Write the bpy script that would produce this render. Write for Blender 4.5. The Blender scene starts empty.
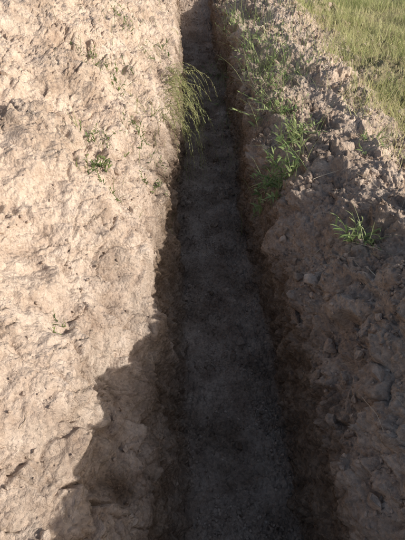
import bpy, math, numpy as np, random
from mathutils import Vector, Matrix
from mathutils.bvhtree import BVHTree
rng=np.random.default_rng(7); random.seed(7)
# ---------------------------------------------------------------- noise
_perm=rng.permutation(4096)
_grad=rng.normal(size=(4096,3)).astype(np.float32); _grad/=np.linalg.norm(_grad,axis=1)[:,None]
_rnd=rng.random((4096,3)).astype(np.float32)
def _h(i,j,k): return _perm[(_perm[(_perm[i&4095]+j)&4095]+k)&4095]
def perlin(P,scale,off=0.0):
    P=P*scale+off+1000.0
    I=np.floor(P).astype(np.int64); F=(P-I).astype(np.float32)
    U=F*F*F*(F*(F*6-15)+10)
    out=np.zeros(len(P),np.float32)
    for a in (0,1):
        wa=U[:,0] if a else 1-U[:,0]
        for b in (0,1):
            wb=U[:,1] if b else 1-U[:,1]
            for c in (0,1):
                wc=U[:,2] if c else 1-U[:,2]
                g=_grad[_h(I[:,0]+a,I[:,1]+b,I[:,2]+c)]
                out+=wa*wb*wc*(g[:,0]*(F[:,0]-a)+g[:,1]*(F[:,1]-b)+g[:,2]*(F[:,2]-c))
    return out*1.6
def fbm(P,scale,o=3,off=0.0):
    r=0;a=1
    for i in range(o):
        r=r+a*perlin(P,scale*(2.03**i),off+i*17.3); a*=.5
    return r
def worley(P,scale,off=0.0,facet=False):
    P=(P*scale+off+1000.0)
    I=np.floor(P).astype(np.int64); F=(P-I).astype(np.float32)
    d1=np.full(len(P),9.,np.float32); d2=d1.copy(); fc=np.zeros(len(P),np.float32)
    for a in (-1,0,1):
        for b in (-1,0,1):
            for c in (-1,0,1):
                hh=_h(I[:,0]+a,I[:,1]+b,I[:,2]+c); r=_rnd[hh]
                x=r[:,0]+a-F[:,0]; y=r[:,1]+b-F[:,1]; z=r[:,2]+c-F[:,2]
                d=x*x+y*y+z*z
                m=d<d1
                d2=np.where(m,d1,np.minimum(d2,d)); d1=np.where(m,d,d1)
                if facet:
                    g=_grad[hh]; v=g[:,0]*x+g[:,1]*y+g[:,2]*z+(r[:,0]-.5)*.9
                    fc=np.where(m,v,fc)
    if facet: return np.sqrt(d1),np.sqrt(d2),fc
    return np.sqrt(d1),np.sqrt(d2)
def sstep(a,b,x):
    t=np.clip((x-a)/(b-a),0,1); return t*t*(3-2*t)
# ---------------------------------------------------------------- terrain profile
G=.62
Lfar=[(-300,G),(-12,G),(-5,.95),(-3,1.55),(-1.9,1.62),(-1.3,1.42),(-.85,1.17),(-.45,.92),(-.17,.68),(-.10,.45),(-.085,0)]
Lnear=[(-300,G),(-12,G),(-5,.95),(-3,1.65),(-1.9,1.75),(-1.3,1.52),(-.78,1.22),(-.42,.9),(-.21,.55),(-.12,.25),(-.085,0)]
Lback=[(-300,G),(-12,G),(-5,.7),(-3,.95),(-1.9,1.0),(-1.3,.95),(-.78,.85),(-.42,.7),(-.21,.5),(-.12,.25),(-.085,0)]
Rnear=[(.22,-.01),(.52,0),(.53,.35),(.58,.68),(.68,.93),(.85,1.15),(1.15,1.40),(1.5,1.25),(2.0,.85),(2.7,.66),(6,G),(14,G),(300,G)]
Rback=[(.22,-.01),(.52,0),(.53,.35),(.58,.7),(.68,1.0),(.85,1.3),(1.2,1.68),(1.6,1.5),(2.1,.95),(2.8,.68),(6,G),(14,G),(300,G)]
Rmid=[(.22,-.01),(.52,0),(.53,.35),(.56,.6),(.66,.80),(.86,.96),(1.2,1.05),(1.5,.96),(1.9,.76),(2.6,.64),(6,G),(14,G),(300,G)]
Rfar=[(.22,-.01),(.52,0),(.53,.35),(.555,.56),(.64,.71),(.88,.80),(1.2,.84),(1.5,.80),(1.85,.68),(2.6,.63),(6,G),(14,G),(300,G)]
Rend=[(.22,-.01),(.52,0),(.53,.30),(.555,.42),(.66,.5),(.9,.55),(1.2,.58),(1.5,.6),(1.85,.6),(2.6,.61),(6,G),(14,G),(300,G)]
keys=[(-300,Lback,Rfar,1),(-5,Lback,Rfar,1),(-4,Lback,Rfar,0),(-2.0,Lback,Rfar,0),(-.9,Lnear,Rback,0),(-.2,Lnear,Rback,0),(.7,Lnear,Rnear,0),(1.9,Lnear,Rmid,0),(3.6,Lfar,Rfar,0),(7.4,Lfar,Rfar,0),(8.4,Lfar,Rend,0),(10.1,Lfar,Rend,1),(300,Lfar,Rfar,1)]
K=[]
for (y,L,R,flat) in keys:
    a=np.array(L+R,float)
    if flat: 
        f=a[:,1].copy(); a[:,1]=np.where((np.abs(a[:,0])<1.2)|(f<G),G+.10*(np.abs(a[:,0])<1.6),G+(f-G)*(.5 if abs(y)<20 else 0))
    K.append(a)
K=np.array(K); ky=np.array([k[0] for k in keys],float)
segs=[12,20,40,60,90,90,85,70,55,50,50,50,60,60,50,48,60,60,60,50,110,25,12]
assert len(segs)==K.shape[1]-1,(len(segs),K.shape)
cidx=[];
for i,n in enumerate(segs):
    cidx+= list(i+np.arange(n)/n)
cidx.append(len(segs)); cidx=np.array(cidx); NC=len(cidx)
ys=[-300,-120,-50,-25,-14,-9,-7]; y=-6.
while y<-.4: ys.append(y); y+=.05
while y<60:
    ys.append(y)
    y+= .0058 if y<1.6 else .0058+(y-1.6)*.0022 if y<11 else .03+(y-11)*.12
ys+= [80,120,180,300]; ys=np.array(ys); NR=len(ys)
print('grid',NR,NC)
base=np.zeros((NR,NC,3))
ci=np.floor(cidx).astype(int).clip(0,len(segs)-1); cf=cidx-ci
for d in (0,1):
    kk=np.stack([np.interp(ys,ky,K[:,j,d]) for j in range(K.shape[1])],1)
    base[:,:,0 if d==0 else 2]=kk[:,ci]*(1-cf)+kk[:,ci+1]*cf
base[:,:,1]=ys[:,None]
ker=np.exp(-np.arange(-9,10)**2/(2*2.6**2)); ker/=ker.sum()
for d in (0,2):
    p=np.pad(base[:,:,d],((0,0),(9,9)),mode='edge')
    s=sum(ker[i]*p[:,i:i+NC] for i in range(19))
    inner=(np.abs(base[:,:,0])<6)
    base[:,:,d]=np.where(inner,s,base[:,:,d])
near=np.exp(-(base[:,:,0]/4.)**2)*((ys>-8)&(ys<30))[:,None]
w=.028*np.sin(ys*1.3+.6)+.02*np.sin(ys*2.9+2)-.10*sstep(7.5,10.5,ys)
w=w*sstep(1.0,3,ys)
base[:,:,0]+=w[:,None]*near
CI=np.broadcast_to(cidx[None,:],(NR,NC))
gx=np.gradient(base,axis=1); gy=np.gradient(base,axis=0)
N=np.cross(gx,gy); N/=np.linalg.norm(N,axis=2)[:,:,None]+1e-12
P=base.reshape(-1,3).astype(np.float64); Nf=N.reshape(-1,3); c=CI.reshape(-1)
inT=((P[:,1]>-4.5)&(P[:,1]<10.0)).astype(float)
floor=sstep(9.6,10.15,c)*(1-sstep(11.85,12.4,c))*inT
wall=(sstep(7.9,8.8,c)*(1-sstep(9.9,10.1,c))+sstep(11.9,12.1,c)*(1-sstep(13.6,14.6,c)))*inT
left=1-sstep(7.6,9,c); right=sstep(13.2,14.6,c)
far=sstep(2.2,3.2,P[:,0])+sstep(10.8,12,P[:,1])+sstep(4,6,-P[:,0]); far=far.clip(0,1)
spoil=(left+right)*(1-far)
act=((np.abs(P[:,0])<12)&(P[:,1]>-5)&(P[:,1]<30))
A=np.where(act)[0]; Q=P[A]
fl=floor[A];wa=wall[A];le=left[A];ri=right[A];fa=far[A];sp=spoil[A]
le=le*(1-fa);ri=ri*(1-fa)
D=np.zeros(len(Q))
D+=fbm(Q,1.7,2)*(.10*sp+.035*wa+.04*fa)
warp=np.stack([perlin(Q,9,3.),perlin(Q,9,33.),perlin(Q,9,63.)],1)
warp2=np.stack([perlin(Q,30,3.),perlin(Q,30,33.),perlin(Q,30,63.)],1)
Qw=Q+.03*warp+.007*warp2
def ridged(P,s,o,off):
    r=0;a=1
    for i in range(o): r=r+a*(.35-np.abs(perlin(P,s*2.03**i,off+i*13.))*1.3); a*=.58
    return r
D+=fbm(Q,5.5,2,5.)*(.026*sp+.018*wa+.008*fl+.02*fa)
rg=ridged(Q+.04*warp,4.5,5,90.)
D-=rg*(.042*le+.036*ri+.028*wa+.009*fl)
# large chunks with facets
d1,d2,fc=worley(Qw,6.5,11.,True)
lm=sstep(-.2,.3,perlin(Q,2.2,40.)); bl=sstep(0,.12,d2-d1)
D+=fc*bl*(.008+.040*lm)*(1.0*le+1.2*ri+.4*wa)
D-=(1-bl)*lm*(.026*le+.014*ri)
# medium clods
d1,d2,fc=worley(Qw,16.,21.,True)
m2=sstep(-.25,.35,perlin(Q,4.2,80.)); bl=sstep(0,.20,d2-d1)
D+=(fc*.9+.35)*bl*(.003+.022*m2)*(.70*le+1.6*ri+.75*wa+.75*fl)
# drying cracks: small polygons and long fissures running down the slope
d1,d2=worley(Q+.05*np.stack([perlin(Q,5,7.),perlin(Q,5,37.),perlin(Q,5,67.)],1)+.006*warp2,8.,51.)
ck=1-sstep(0.0,.06,d2-d1); m3=sstep(-.05,.25,perlin(Q,2.6,120.))
D-=ck*m3*(.030*le+.006*ri+.012*wa)
Qf=Q*np.array([.55,1,.55])+.07*warp+.012*warp2
d1,d2=worley(Qf,3.6,71.)
D-=(1-sstep(0.0,.034,d2-d1))*sstep(-.1,.3,perlin(Q,1.6,140.))*(.045*le+.012*wa)
# small crumbs
d1,d2,fc=worley(Q+.004*warp2,42.,31.,True)
m4=sstep(-.15,.35,fbm(Q,5.,2,160.)); bl=sstep(0,.25,d2-d1)
D+=(fc*.7+.5)*bl*((.001+.009*m4)*le+(.006+.009*m4)*ri+(.005+.007*m4)*wa+(.008+.012*m4)*fl)
D+=fbm(Q,30.,3,9.)*(.0045*sp+.008*wa+.008*fl)
# spade marks on the cut walls (slanting down)
S=Q.copy(); S[:,2]*=.22; S[:,0]*=.3; S[:,1]+=Q[:,2]*.25
sm=perlin(S,11.,200.); D+=(np.abs(sm)-.25)*.05*wa
D+=.012*wa*perlin(Q*np.array([1,.5,2.5]),5.,230.)
fp=perlin(Q*np.array([1.,.45,1.]),5.,260.); D+=fp*.035*fl
P2=P.copy(); P2[A]+=Nf[A]*D[:,None]
# colour attributes -------------------------------------------------
damp=np.zeros(len(P)); 
n1=np.zeros(len(P)); n1[A]=fbm(Q,3.2,3,300.)
n2=np.zeros(len(P)); n2[A]=fbm(Q*np.array([1,1,1.6]),1.3,3,330.)
zz=P2[:,2]
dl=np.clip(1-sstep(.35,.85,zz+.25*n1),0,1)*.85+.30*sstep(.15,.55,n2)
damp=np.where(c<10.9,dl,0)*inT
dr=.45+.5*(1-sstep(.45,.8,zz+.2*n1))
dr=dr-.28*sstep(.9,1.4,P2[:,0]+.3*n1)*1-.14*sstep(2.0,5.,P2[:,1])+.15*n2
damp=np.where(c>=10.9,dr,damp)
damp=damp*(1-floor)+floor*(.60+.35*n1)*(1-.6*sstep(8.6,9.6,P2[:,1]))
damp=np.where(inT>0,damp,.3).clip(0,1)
grass=sstep(1.45,2.3,P2[:,0]+.35*n1-.05*(P2[:,1]-4).clip(-2,6))+sstep(10.9,12.5,P2[:,1]+n1)+sstep(4,6,-P2[:,0])
grass=grass.clip(0,1)
def grid_mesh(name,V,nr,nc):
    idx=np.arange(nr*nc).reshape(nr,nc)
    q=np.stack([idx[:-1,:-1],idx[:-1,1:],idx[1:,1:],idx[1:,:-1]],-1).reshape(-1,4)
    return raw_mesh(name,V,q)
def raw_mesh(name,V,F,smooth=True):
    F=np.asarray(F); V=np.asarray(V,np.float32); k=F.shape[1]
    me=bpy.data.meshes.new(name)
    me.vertices.add(len(V)); me.vertices.foreach_set('co',V.ravel())
    me.loops.add(F.size); me.loops.foreach_set('vertex_index',F.ravel().astype(np.int32))
    me.polygons.add(len(F)); me.polygons.foreach_set('loop_start',(np.arange(len(F))*k).astype(np.int32))
    me.polygons.foreach_set('loop_total',np.full(len(F),k,np.int32))
    me.polygons.foreach_set('use_smooth',np.full(len(F),smooth))
    me.update(calc_edges=True)
    return me
def add_attr(me,name,vals):
    a=me.attributes.new(name,'FLOAT','POINT'); a.data.foreach_set('value',np.asarray(vals,np.float32))
def obj(name,me,mat):
    o=bpy.data.objects.new(name,me); bpy.context.scene.collection.objects.link(o); me.materials.append(mat); return o
# ---------------------------------------------------------------- materials
def nt(name):
    m=bpy.data.materials.new(name); m.use_nodes=True; t=m.node_tree
    return m,t,t.nodes['Principled BSDF']
def mk_soil():
    m,t,b=nt('soil'); n=t.nodes; l=t.links
    tc=n.new('ShaderNodeTexCoord')
    def noise(s,d=4,r=.6,dist=0):
        x=n.new('ShaderNodeTexNoise'); x.inputs['Scale'].default_value=s; x.inputs['Detail'].default_value=d; x.inputs['Roughness'].default_value=r; x.inputs['Distortion'].default_value=dist
        l.new(tc.outputs['Object'],x.inputs['Vector']); return x.outputs['Fac']
    def math_(op,a,bb,clamp=False):
        x=n.new('ShaderNodeMath'); x.operation=op; x.use_clamp=clamp
        for i,v in enumerate((a,bb)):
            if isinstance(v,(int,float)): x.inputs[i].default_value=v
            else: l.new(v,x.inputs[i])
        return x.outputs[0]
    def mix(f,a,bb,mode='MIX'):
        x=n.new('ShaderNodeMix'); x.data_type='RGBA'; x.blend_type=mode
        if isinstance(f,(int,float)): x.inputs[0].default_value=f
        else: l.new(f,x.inputs[0])
        for i,v in ((6,a),(7,bb)):
            if isinstance(v,tuple): x.inputs[i].default_value=v+(1,)
            else: l.new(v,x.inputs[i])
        return x.outputs[2]
    def ramp(f,pts):
        x=n.new('ShaderNodeValToRGB'); e=x.color_ramp.elements
        e[0].position,e[0].color=pts[0][0],pts[0][1]+(1,); e[1].position,e[1].color=pts[-1][0],pts[-1][1]+(1,)
        for p,cc in pts[1:-1]:
            k=e.new(p); k.color=cc+(1,)
        l.new(f,x.inputs[0]); return x.outputs[0]
    at=n.new('ShaderNodeAttribute'); at.attribute_name='damp'
    ag=n.new('ShaderNodeAttribute'); ag.attribute_name='grass'
    nb=noise(6,5,.66)
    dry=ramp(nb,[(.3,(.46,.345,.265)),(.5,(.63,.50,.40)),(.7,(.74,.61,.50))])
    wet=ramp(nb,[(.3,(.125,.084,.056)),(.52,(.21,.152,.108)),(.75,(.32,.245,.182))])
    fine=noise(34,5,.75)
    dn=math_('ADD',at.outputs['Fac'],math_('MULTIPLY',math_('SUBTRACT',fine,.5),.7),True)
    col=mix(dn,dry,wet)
    sp2=ramp(fine,[(.33,(.62,.60,.58)),(.5,(1,1,1)),(.7,(1.14,1.13,1.12))])
    col=mix(.8,col,sp2,'MULTIPLY')
    v=n.new('ShaderNodeTexVoronoi'); v.inputs['Scale'].default_value=75; l.new(tc.outputs['Object'],v.inputs['Vector'])
    sx=n.new('ShaderNodeSeparateColor'); l.new(v.outputs['Color'],sx.inputs[0])
    cell=ramp(sx.outputs[1],[(0.,(.70,.70,.70)),(.5,(1,1,1)),(1.,(1.28,1.27,1.25))])
    col=mix(math_('ADD',math_('MULTIPLY',at.outputs['Fac'],.7),.25,True),col,cell,'MULTIPLY')
    gc=ramp(nb,[(.35,(.24,.19,.10)),(.55,(.20,.20,.08)),(.7,(.36,.32,.17))])
    gf=math_('MULTIPLY',ag.outputs['Fac'],math_('ADD',nb,.35),True)
    col=mix(gf,col,gc)
    l.new(col,b.inputs['Base Color']); b.inputs['Roughness'].default_value=.95
    b.inputs['Specular IOR Level'].default_value=.1
    h=math_('SUBTRACT',noise(85,4,.8),math_('MULTIPLY',v.outputs['Distance'],.55))
    bp=n.new('ShaderNodeBump'); bp.inputs['Strength'].default_value=1; bp.inputs['Distance'].default_value=.013
    l.new(h,bp.inputs['Height']); l.new(bp.outputs[0],b.inputs['Normal'])
    return m
soil=mk_soil()
def mk_leaf(name,c1,c2,tr=.35):
    m,t,b=nt(name); n=t.nodes; l=t.links
    at=n.new('ShaderNodeAttribute'); at.attribute_name='tone'
    x=n.new('ShaderNodeMix'); x.data_type='RGBA'; x.inputs[6].default_value=c1+(1,); x.inputs[7].default_value=c2+(1,)
    l.new(at.outputs['Fac'],x.inputs[0]); l.new(x.outputs[2],b.inputs['Base Color']); b.inputs['Roughness'].default_value=.6
    b.inputs['Specular IOR Level'].default_value=.3
    ts=n.new('ShaderNodeBsdfTranslucent'); l.new(x.outputs[2],ts.inputs[0])
    ms=n.new('ShaderNodeMixShader'); ms.inputs[0].default_value=tr
    l.new(b.outputs[0],ms.inputs[1]); l.new(ts.outputs[0],ms.inputs[2]); l.new(ms.outputs[0],n['Material Output'].inputs[0])
    return m
green=mk_leaf('weed_leaf',(.14,.22,.07),(.42,.47,.21))
pale=mk_leaf('pale_leaf',(.24,.28,.10),(.48,.46,.22))
smallg=mk_leaf('small_leaf',(.10,.15,.05),(.26,.30,.11))
gmat=mk_leaf('grass_blade',(.22,.29,.08),(.74,.68,.38))
straw=mk_leaf('straw',(.25,.18,.11),(.66,.56,.42),.1)
# ---------------------------------------------------------------- ground
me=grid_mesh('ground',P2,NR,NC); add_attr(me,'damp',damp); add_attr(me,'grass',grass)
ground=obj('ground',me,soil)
Vg=P2.reshape(NR,NC,3)
ngx=np.gradient(Vg,axis=1); ngy=np.gradient(Vg,axis=0); NN=np.cross(ngx,ngy); NN/=np.linalg.norm(NN,axis=2)[:,:,None]+1e-12
area=(np.linalg.norm(ngx,axis=2)*np.linalg.norm(ngy,axis=2)).reshape(-1); NNf=NN.reshape(-1,3)
rs=np.arange(0,NR,3); cs=np.arange(0,NC,3); sub=Vg[rs][:,cs]; i2=np.arange(len(rs)*len(cs)).reshape(len(rs),len(cs))
q2=np.stack([i2[:-1,:-1],i2[:-1,1:],i2[1:,1:],i2[1:,:-1]],-1).reshape(-1,4)
bvh=BVHTree.FromPolygons(sub.reshape(-1,3).tolist(),q2.tolist())
def drop(x,y):
    h=bvh.ray_cast(Vector((x,y,5)),Vector((0,0,-1)))
    return h[0],h[1]
# ---------------------------------------------------------------- clods
import bmesh
def ico(sub,seed):
    bm=bmesh.new(); bmesh.ops.create_icosphere(bm,subdivisions=sub,radius=1)
    V=np.array([v.co[:] for v in bm.verts]); F=np.array([[v.index for v in f.verts] for f in bm.faces]); bm.free()
    k=1+.32*fbm(V+seed*7.,1.1,2)+.25*perlin(V+seed*3.,2.6)
    V=V*k[:,None]*np.array([1,.85,.62])
    for _ in range(8):
        d=rng.normal(size=3); d/=np.linalg.norm(d); s=V@d; o=s-rng.uniform(.35,.65); V=V-np.where(o>0,o,0)[:,None]*d*.95
    return V,F
def scatter(name,n,weight,smin,smax,pw,sub,smooth,bury=.25):
    w=weight*area; w=w/w.sum(); ids=rng.choice(len(P2),n,p=w)
    vars_=[ico(sub,i) for i in range(16)]
    VV=[];FF=[];DD=[];GG=[];o=0
    for k,i in enumerate(ids):
        V,F=vars_[k%16]; s=smin+(smax-smin)*rng.random()**pw
        R=np.linalg.qr(rng.normal(size=(3,3)))[0]
        if np.linalg.det(R)<0: R[:,0]*=-1
        v=(V*s)@R.T; v=v+P2[i]+NNf[i]*s*(.5-bury)+rng.normal(size=3)*.002
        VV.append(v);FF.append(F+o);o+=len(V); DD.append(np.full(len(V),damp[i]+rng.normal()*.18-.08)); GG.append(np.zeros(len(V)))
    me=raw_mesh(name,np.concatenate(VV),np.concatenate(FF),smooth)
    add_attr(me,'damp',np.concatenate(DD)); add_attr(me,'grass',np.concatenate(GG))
    return obj(name,me,soil)
vis=((P2[:,1]>0)&(P2[:,1]<10.5)&(P2[:,0]>-2)&(P2[:,0]<2.6)).astype(float)
up=NNf[:,2].clip(0,1)
nearw=1/(1+.25*P2[:,1].clip(0,20))
cluster=sstep(-.2,.5,fbm(P2,3.,2,400.))
wt=vis*up**1.5*nearw*(.22*left+1.2*right+2.6*floor+.15*wall)*(.2+cluster)
scatter('soil_crumbs',25000,wt,.003,.015,2.2,1,False)
wt=vis*up**2*(.16*left+1.1*right+.6*floor)*(.1+cluster)
scatter('soil_clods',2300,wt,.010,.048,2.5,2,False,.3)
# ---------------------------------------------------------------- vegetation builder
class Veg:
    def __init__(s): s.V=[];s.F=[];s.T=[]
    def blade(s,pts,w,side,tone,shape='taper',fold=0.,nrm=None):
        n=len(pts); b=len(s.V)
        for i,p in enumerate(pts):
            t=i/(n-1)
            ww=w*(1-t)**.7 if shape=='taper' else w*(math.sin(math.pi*min(1,.04+t*.96)**.8)+.03)
            s.V.append(tuple(p-side*ww)); s.V.append(tuple(p+side*ww)); s.T+= [tone+.1*t]*2
        for i in range(n-1):
            s.F.append((b+2*i,b+2*i+1,b+2*i+3,b+2*i+2))
    def tube(s,pts,r,tone,taper=.5):
        b=len(s.V); n=len(pts)
        for i,p in enumerate(pts):
            d=(pts[min(i+1,n-1)]-pts[max(i-1,0)]).normalized()
            a=d.orthogonal().normalized(); c2=d.cross(a); rr=r*(1-taper*i/(n-1))
            for k in range(4):
                an=k*math.pi/2; s.V.append(tuple(p+(a*math.cos(an)+c2*math.sin(an))*rr)); s.T.append(tone)
        for i in range(n-1):
            for k in range(4):
                s.F.append((b+4*i+k,b+4*i+(k+1)%4,b+4*i+4+(k+1)%4,b+4*i+4+k))
    def leaf(s,p,d,L,w,tone,droop=.3):
        side=d.cross(Vector((0,0,1)));
        if side.length<.05: side=Vector((1,0,0))
        side.normalize(); side=(side+Vector((0,0,random.uniform(-.5,.5)))).normalized()
        pts=[]; q=p.copy(); dd=d.normalized()
        for i in range(6):
            pts.append(q.copy()); q=q+dd*(L/5); dd=(dd+Vector((0,0,-droop/5))).normalized()
        s.blade(pts,w,side,tone,'leaf')
    def build(s,name,mat):
        me=raw_mesh(name,np.array(s.V),np.array(s.F),True); add_attr(me,'tone',np.clip(s.T,0,1)); return obj(name,me,mat)
U=random.uniform
def rdir(el0,el1,az=None,spread=math.pi):
    a=(az if az is not None else 0)+U(-spread,spread); e=math.radians(U(el0,el1))
    return Vector((math.cos(e)*math.cos(a),math.cos(e)*math.sin(a),math.sin(e)))
def weed(name,x,y,stems,H,L,W,mat,el=(25,80),az=None,spread=math.pi,droop=.35,rad=.03,leaves=9,grassy=0,lift=.01):
    v=Veg()
    for k in range(stems):
        q=drop(x+random.gauss(0,rad),y+random.gauss(0,rad))[0]-Vector((0,0,.004))
        d=rdir(el[0],el[1],az,spread); h=H*U(.55,1.1); pts=[]; n=8
        tone=U(0,.8)
        for i in range(n):
            pts.append(q.copy()); q=q+d*h/(n-1); d=(d+Vector((U(-.12,.12),U(-.12,.12),-droop/n+U(-.05,.05)))).normalized()
        v.tube(pts,.0022,tone*.6)
        for j in range(leaves):
            t=.12+.88*j/max(1,leaves-1); i=min(n-2,int(t*(n-1))); f=t*(n-1)-i
            p=pts[i].lerp(pts[i+1],min(1,f)); ax=(pts[i+1]-pts[i]).normalized()
            o=rdir(-10,40); ld=(ax*.55+o*.9).normalized()
            v.leaf(p,ld,L*U(.4,1.15)*(1.15-.5*t),W*U(.6,1.2)*(1.1-.4*t),tone+U(-.25,.25),U(.2,1.1))
    for k in range(grassy):
        q=drop(x+random.gauss(0,rad*1.8),y+random.gauss(0,rad*1.8))[0]; d=rdir(30,85,az,spread); h=H*U(.6,1.5); pts=[]
        for i in range(7): pts.append(q.copy()); q=q+d*h/6; d=(d+Vector((0,0,-U(.05,.25)))).normalized()
        side=d.cross(Vector((0,0,1))).normalized(); v.blade(pts,U(.0012,.0026),side,U(.2,1))
    return v.build(name,mat)
# right bank plants
weed('leafy_weed',.66,2.6,20,.30,.09,.009,green,rad=.07,leaves=12,az=math.pi,spread=2.4,grassy=26)
weed('leafy_weed',.80,2.95,12,.27,.08,.0085,green,rad=.05,leaves=10,grassy=20)
weed('leafy_weed',.70,3.5,16,.28,.075,.0085,green,rad=.07,leaves=9,grassy=30)
weed('leafy_weed',.78,4.1,14,.30,.075,.0085,green,rad=.09,leaves=8,grassy=50)
weed('grass_tuft',.84,4.8,14,.32,.08,.009,green,rad=.12,leaves=7,grassy=110)
weed('grass_tuft',.80,5.6,12,.30,.08,.009,green,rad=.16,leaves=6,grassy=100)
weed('grass_tuft',.62,6.4,14,.30,.08,.009,green,rad=.12,leaves=6,grassy=110)
weed('grass_tuft',1.0,7.4,10,.26,.08,.009,green,rad=.2,leaves=6,grassy=80)
weed('grass_tuft',1.15,4.4,6,.20,.06,.007,green,rad=.14,leaves=6,grassy=60)
weed('seedling',.84,1.62,9,.17,.07,.006,green,rad=.02,leaves=9,el=(25,80),grassy=8)
weed('seedling',1.28,2.6,7,.15,.06,.006,green,rad=.05,leaves=6,grassy=18)
# left bank plants
weed('small_weed',-.50,2.2,16,.10,.045,.006,smallg,rad=.05,leaves=7,grassy=14,el=(35,85))
weed('small_weed',-.62,2.75,14,.11,.04,.006,smallg,rad=.07,leaves=7,grassy=20,el=(35,85))
weed('small_weed',-.26,2.55,9,.10,.035,.006,smallg,rad=.04,leaves=6,grassy=12,el=(35,85))
weed('small_weed',-.68,3.9,20,.14,.05,.007,smallg,rad=.12,leaves=6,grassy=50,el=(35,85))
weed('small_weed',-.48,5.1,20,.19,.06,.008,smallg,rad=.18,leaves=6,grassy=90)
weed('small_weed',-.9,6.6,18,.18,.06,.008,smallg,rad=.25,leaves=6,grassy=90)
weed('small_weed',-.34,3.1,16,.13,.045,.006,smallg,rad=.09,leaves=6,grassy=30,el=(35,85))
weed('small_weed',-.24,3.6,14,.16,.04,.005,pale,rad=.09,leaves=5,grassy=36)
weed('small_weed',-.55,1.1,4,.05,.02,.003,smallg,rad=.02,leaves=5,grassy=4)
# overhanging plant
v=Veg()
for k in range(75):
    yy=3.8+abs(random.gauss(0,.65)); q=drop(-.21+random.gauss(0,.04),yy)[0]; d=Vector((U(.3,1),U(-.8,.2),U(.1,.8))).normalized(); h=U(.25,.85)*(1-.25*(yy-4)); h=max(h,.15); pts=[];tone=U(.1,.9); dr=U(.25,.45)
    for i in range(11):
        pts.append(q.copy()); q=q+d*h/10; d=(d+Vector((-.05+U(-.06,.06),U(-.06,.06),-dr))).normalized()
    v.tube(pts,.0015,tone)
    for j in range(30):
        t=j/30*9.9; i=int(t); p=pts[i].lerp(pts[i+1],t-i); o=rdir(-60,30)
        v.leaf(p,((pts[i+1]-pts[i]).normalized()*.8+o*.8).normalized(),U(.015,.045),.0022,tone+U(-.25,.25),.6)
v.build('overhanging_plant',pale)
# field grass
v=Veg()
n=110000; X=rng.uniform(1.2,6.5,n); Y=2.0+10.5*rng.random(n); cpa=perlin(np.stack([X,Y,0*X],1),1.6,500.)
pr=np.clip((X-1.2)/.8,0,1)**1.5*(.30+np.clip(.45+cpa*1.4,0,1))
ok=rng.random(n)<pr*.75; X=X[ok];Y=Y[ok];cpa=cpa[ok]; print('blades',len(X))
for x,yy,cp in zip(X.tolist(),Y.tolist(),cpa.tolist()):
    h0=drop(x,yy)[0]
    q=h0.copy(); d=rdir(35,88); h=U(.06,.24)*(1.0+cp*.8); pts=[]
    for i in range(4): pts.append(q.copy()); q=q+d*h/3; d=(d+Vector((U(-.2,.2),U(-.2,.2),-U(.0,.4)))).normalized()
    side=rdir(0,0); v.blade(pts,U(.0015,.0038),side,min(1,max(0,.6+cp*-.8+random.gauss(0,.3))))
v.build('field_grass',gmat)
# straws and roots
v=Veg()
def strand(p,d,L,r,tone,curl=.1):
    pts=[];q=p.copy()
    for i in range(9): pts.append(q.copy()); q=q+d*L/8; d=(d+Vector((U(-curl,curl),U(-curl,curl),U(-curl,curl)))).normalized()
    v.tube(pts,r,tone,.6)
for (x,yy,dx,dy,dz,L) in [(.80,1.38,.35,-1,.1,.17),(.86,2.15,.9,-.5,.15,.32),(.88,1.55,.5,-.7,.3,.2),(.78,2.3,.9,.2,.3,.25),(.98,1.9,.4,-1,.25,.25),(.7,1.75,.8,.5,.3,.22),(.95,1.3,.6,-.8,.1,.2),(1.0,2.2,.2,-1,.3,.3)]:
    p=drop(x,yy)[0]+Vector((0,0,.015)); strand(p,Vector((dx,dy,dz)).normalized(),L,.0026,U(.6,1),.08)
for k in range(320):
    x=U(.6,1.9); yy=U(.5,7); p=drop(x,yy)[0]+Vector((0,0,.005)); strand(p,rdir(-5,35),U(.05,.2),U(.0008,.0018),U(0,1),.2)
for k in range(110):
    x=U(-1.3,-.2); yy=U(.4,6); p=drop(x,yy)[0]+Vector((0,0,.004)); strand(p,rdir(-10,15),U(.02,.09),U(.0008,.0014),U(0,.6),.25)
v.build('dry_straw',straw)
# ---------------------------------------------------------------- light
el=math.radians(25); az=math.radians(-16)
Sdir=Vector((math.cos(el)*math.cos(az),math.cos(el)*math.sin(az),math.sin(el)))
sd=bpy.data.lights.new('sun','SUN'); sd.energy=5; sd.angle=math.radians(.5); sd.color=(1,.96,.90)
so=bpy.data.objects.new('sun',sd); bpy.context.scene.collection.objects.link(so); so.rotation_euler=Sdir.to_track_quat('Z','Y').to_euler()
w=bpy.data.worlds.new('World'); bpy.context.scene.world=w; w.use_nodes=True
s=w.node_tree.nodes.new('ShaderNodeTexSky'); s.sky_type='NISHITA'; s.sun_disc=False; s.sun_elevation=el; s.sun_rotation=math.atan2(Sdir.x,Sdir.y)
s.ozone_density=.3; s.dust_density=3; s.air_density=1.0
bg=w.node_tree.nodes['Background']; bg.inputs[1].default_value=.15; w.node_tree.links.new(s.outputs[0],bg.inputs[0])
# ---------------------------------------------------------------- camera
cd=bpy.data.cameras.new('camera'); cd.sensor_fit='VERTICAL'; cd.sensor_height=24; cd.lens=18.84; cd.clip_end=2000; cd.clip_start=.01
co=bpy.data.objects.new('camera',cd); bpy.context.scene.collection.objects.link(co)
co.location=(0,0,2.36); co.rotation_euler=(math.radians(45.75),0,math.radians(-2)); bpy.context.scene.camera=co
sc=bpy.context.scene; sc.view_settings.view_transform='Standard'; sc.view_settings.look='None'; sc.view_settings.exposure=0
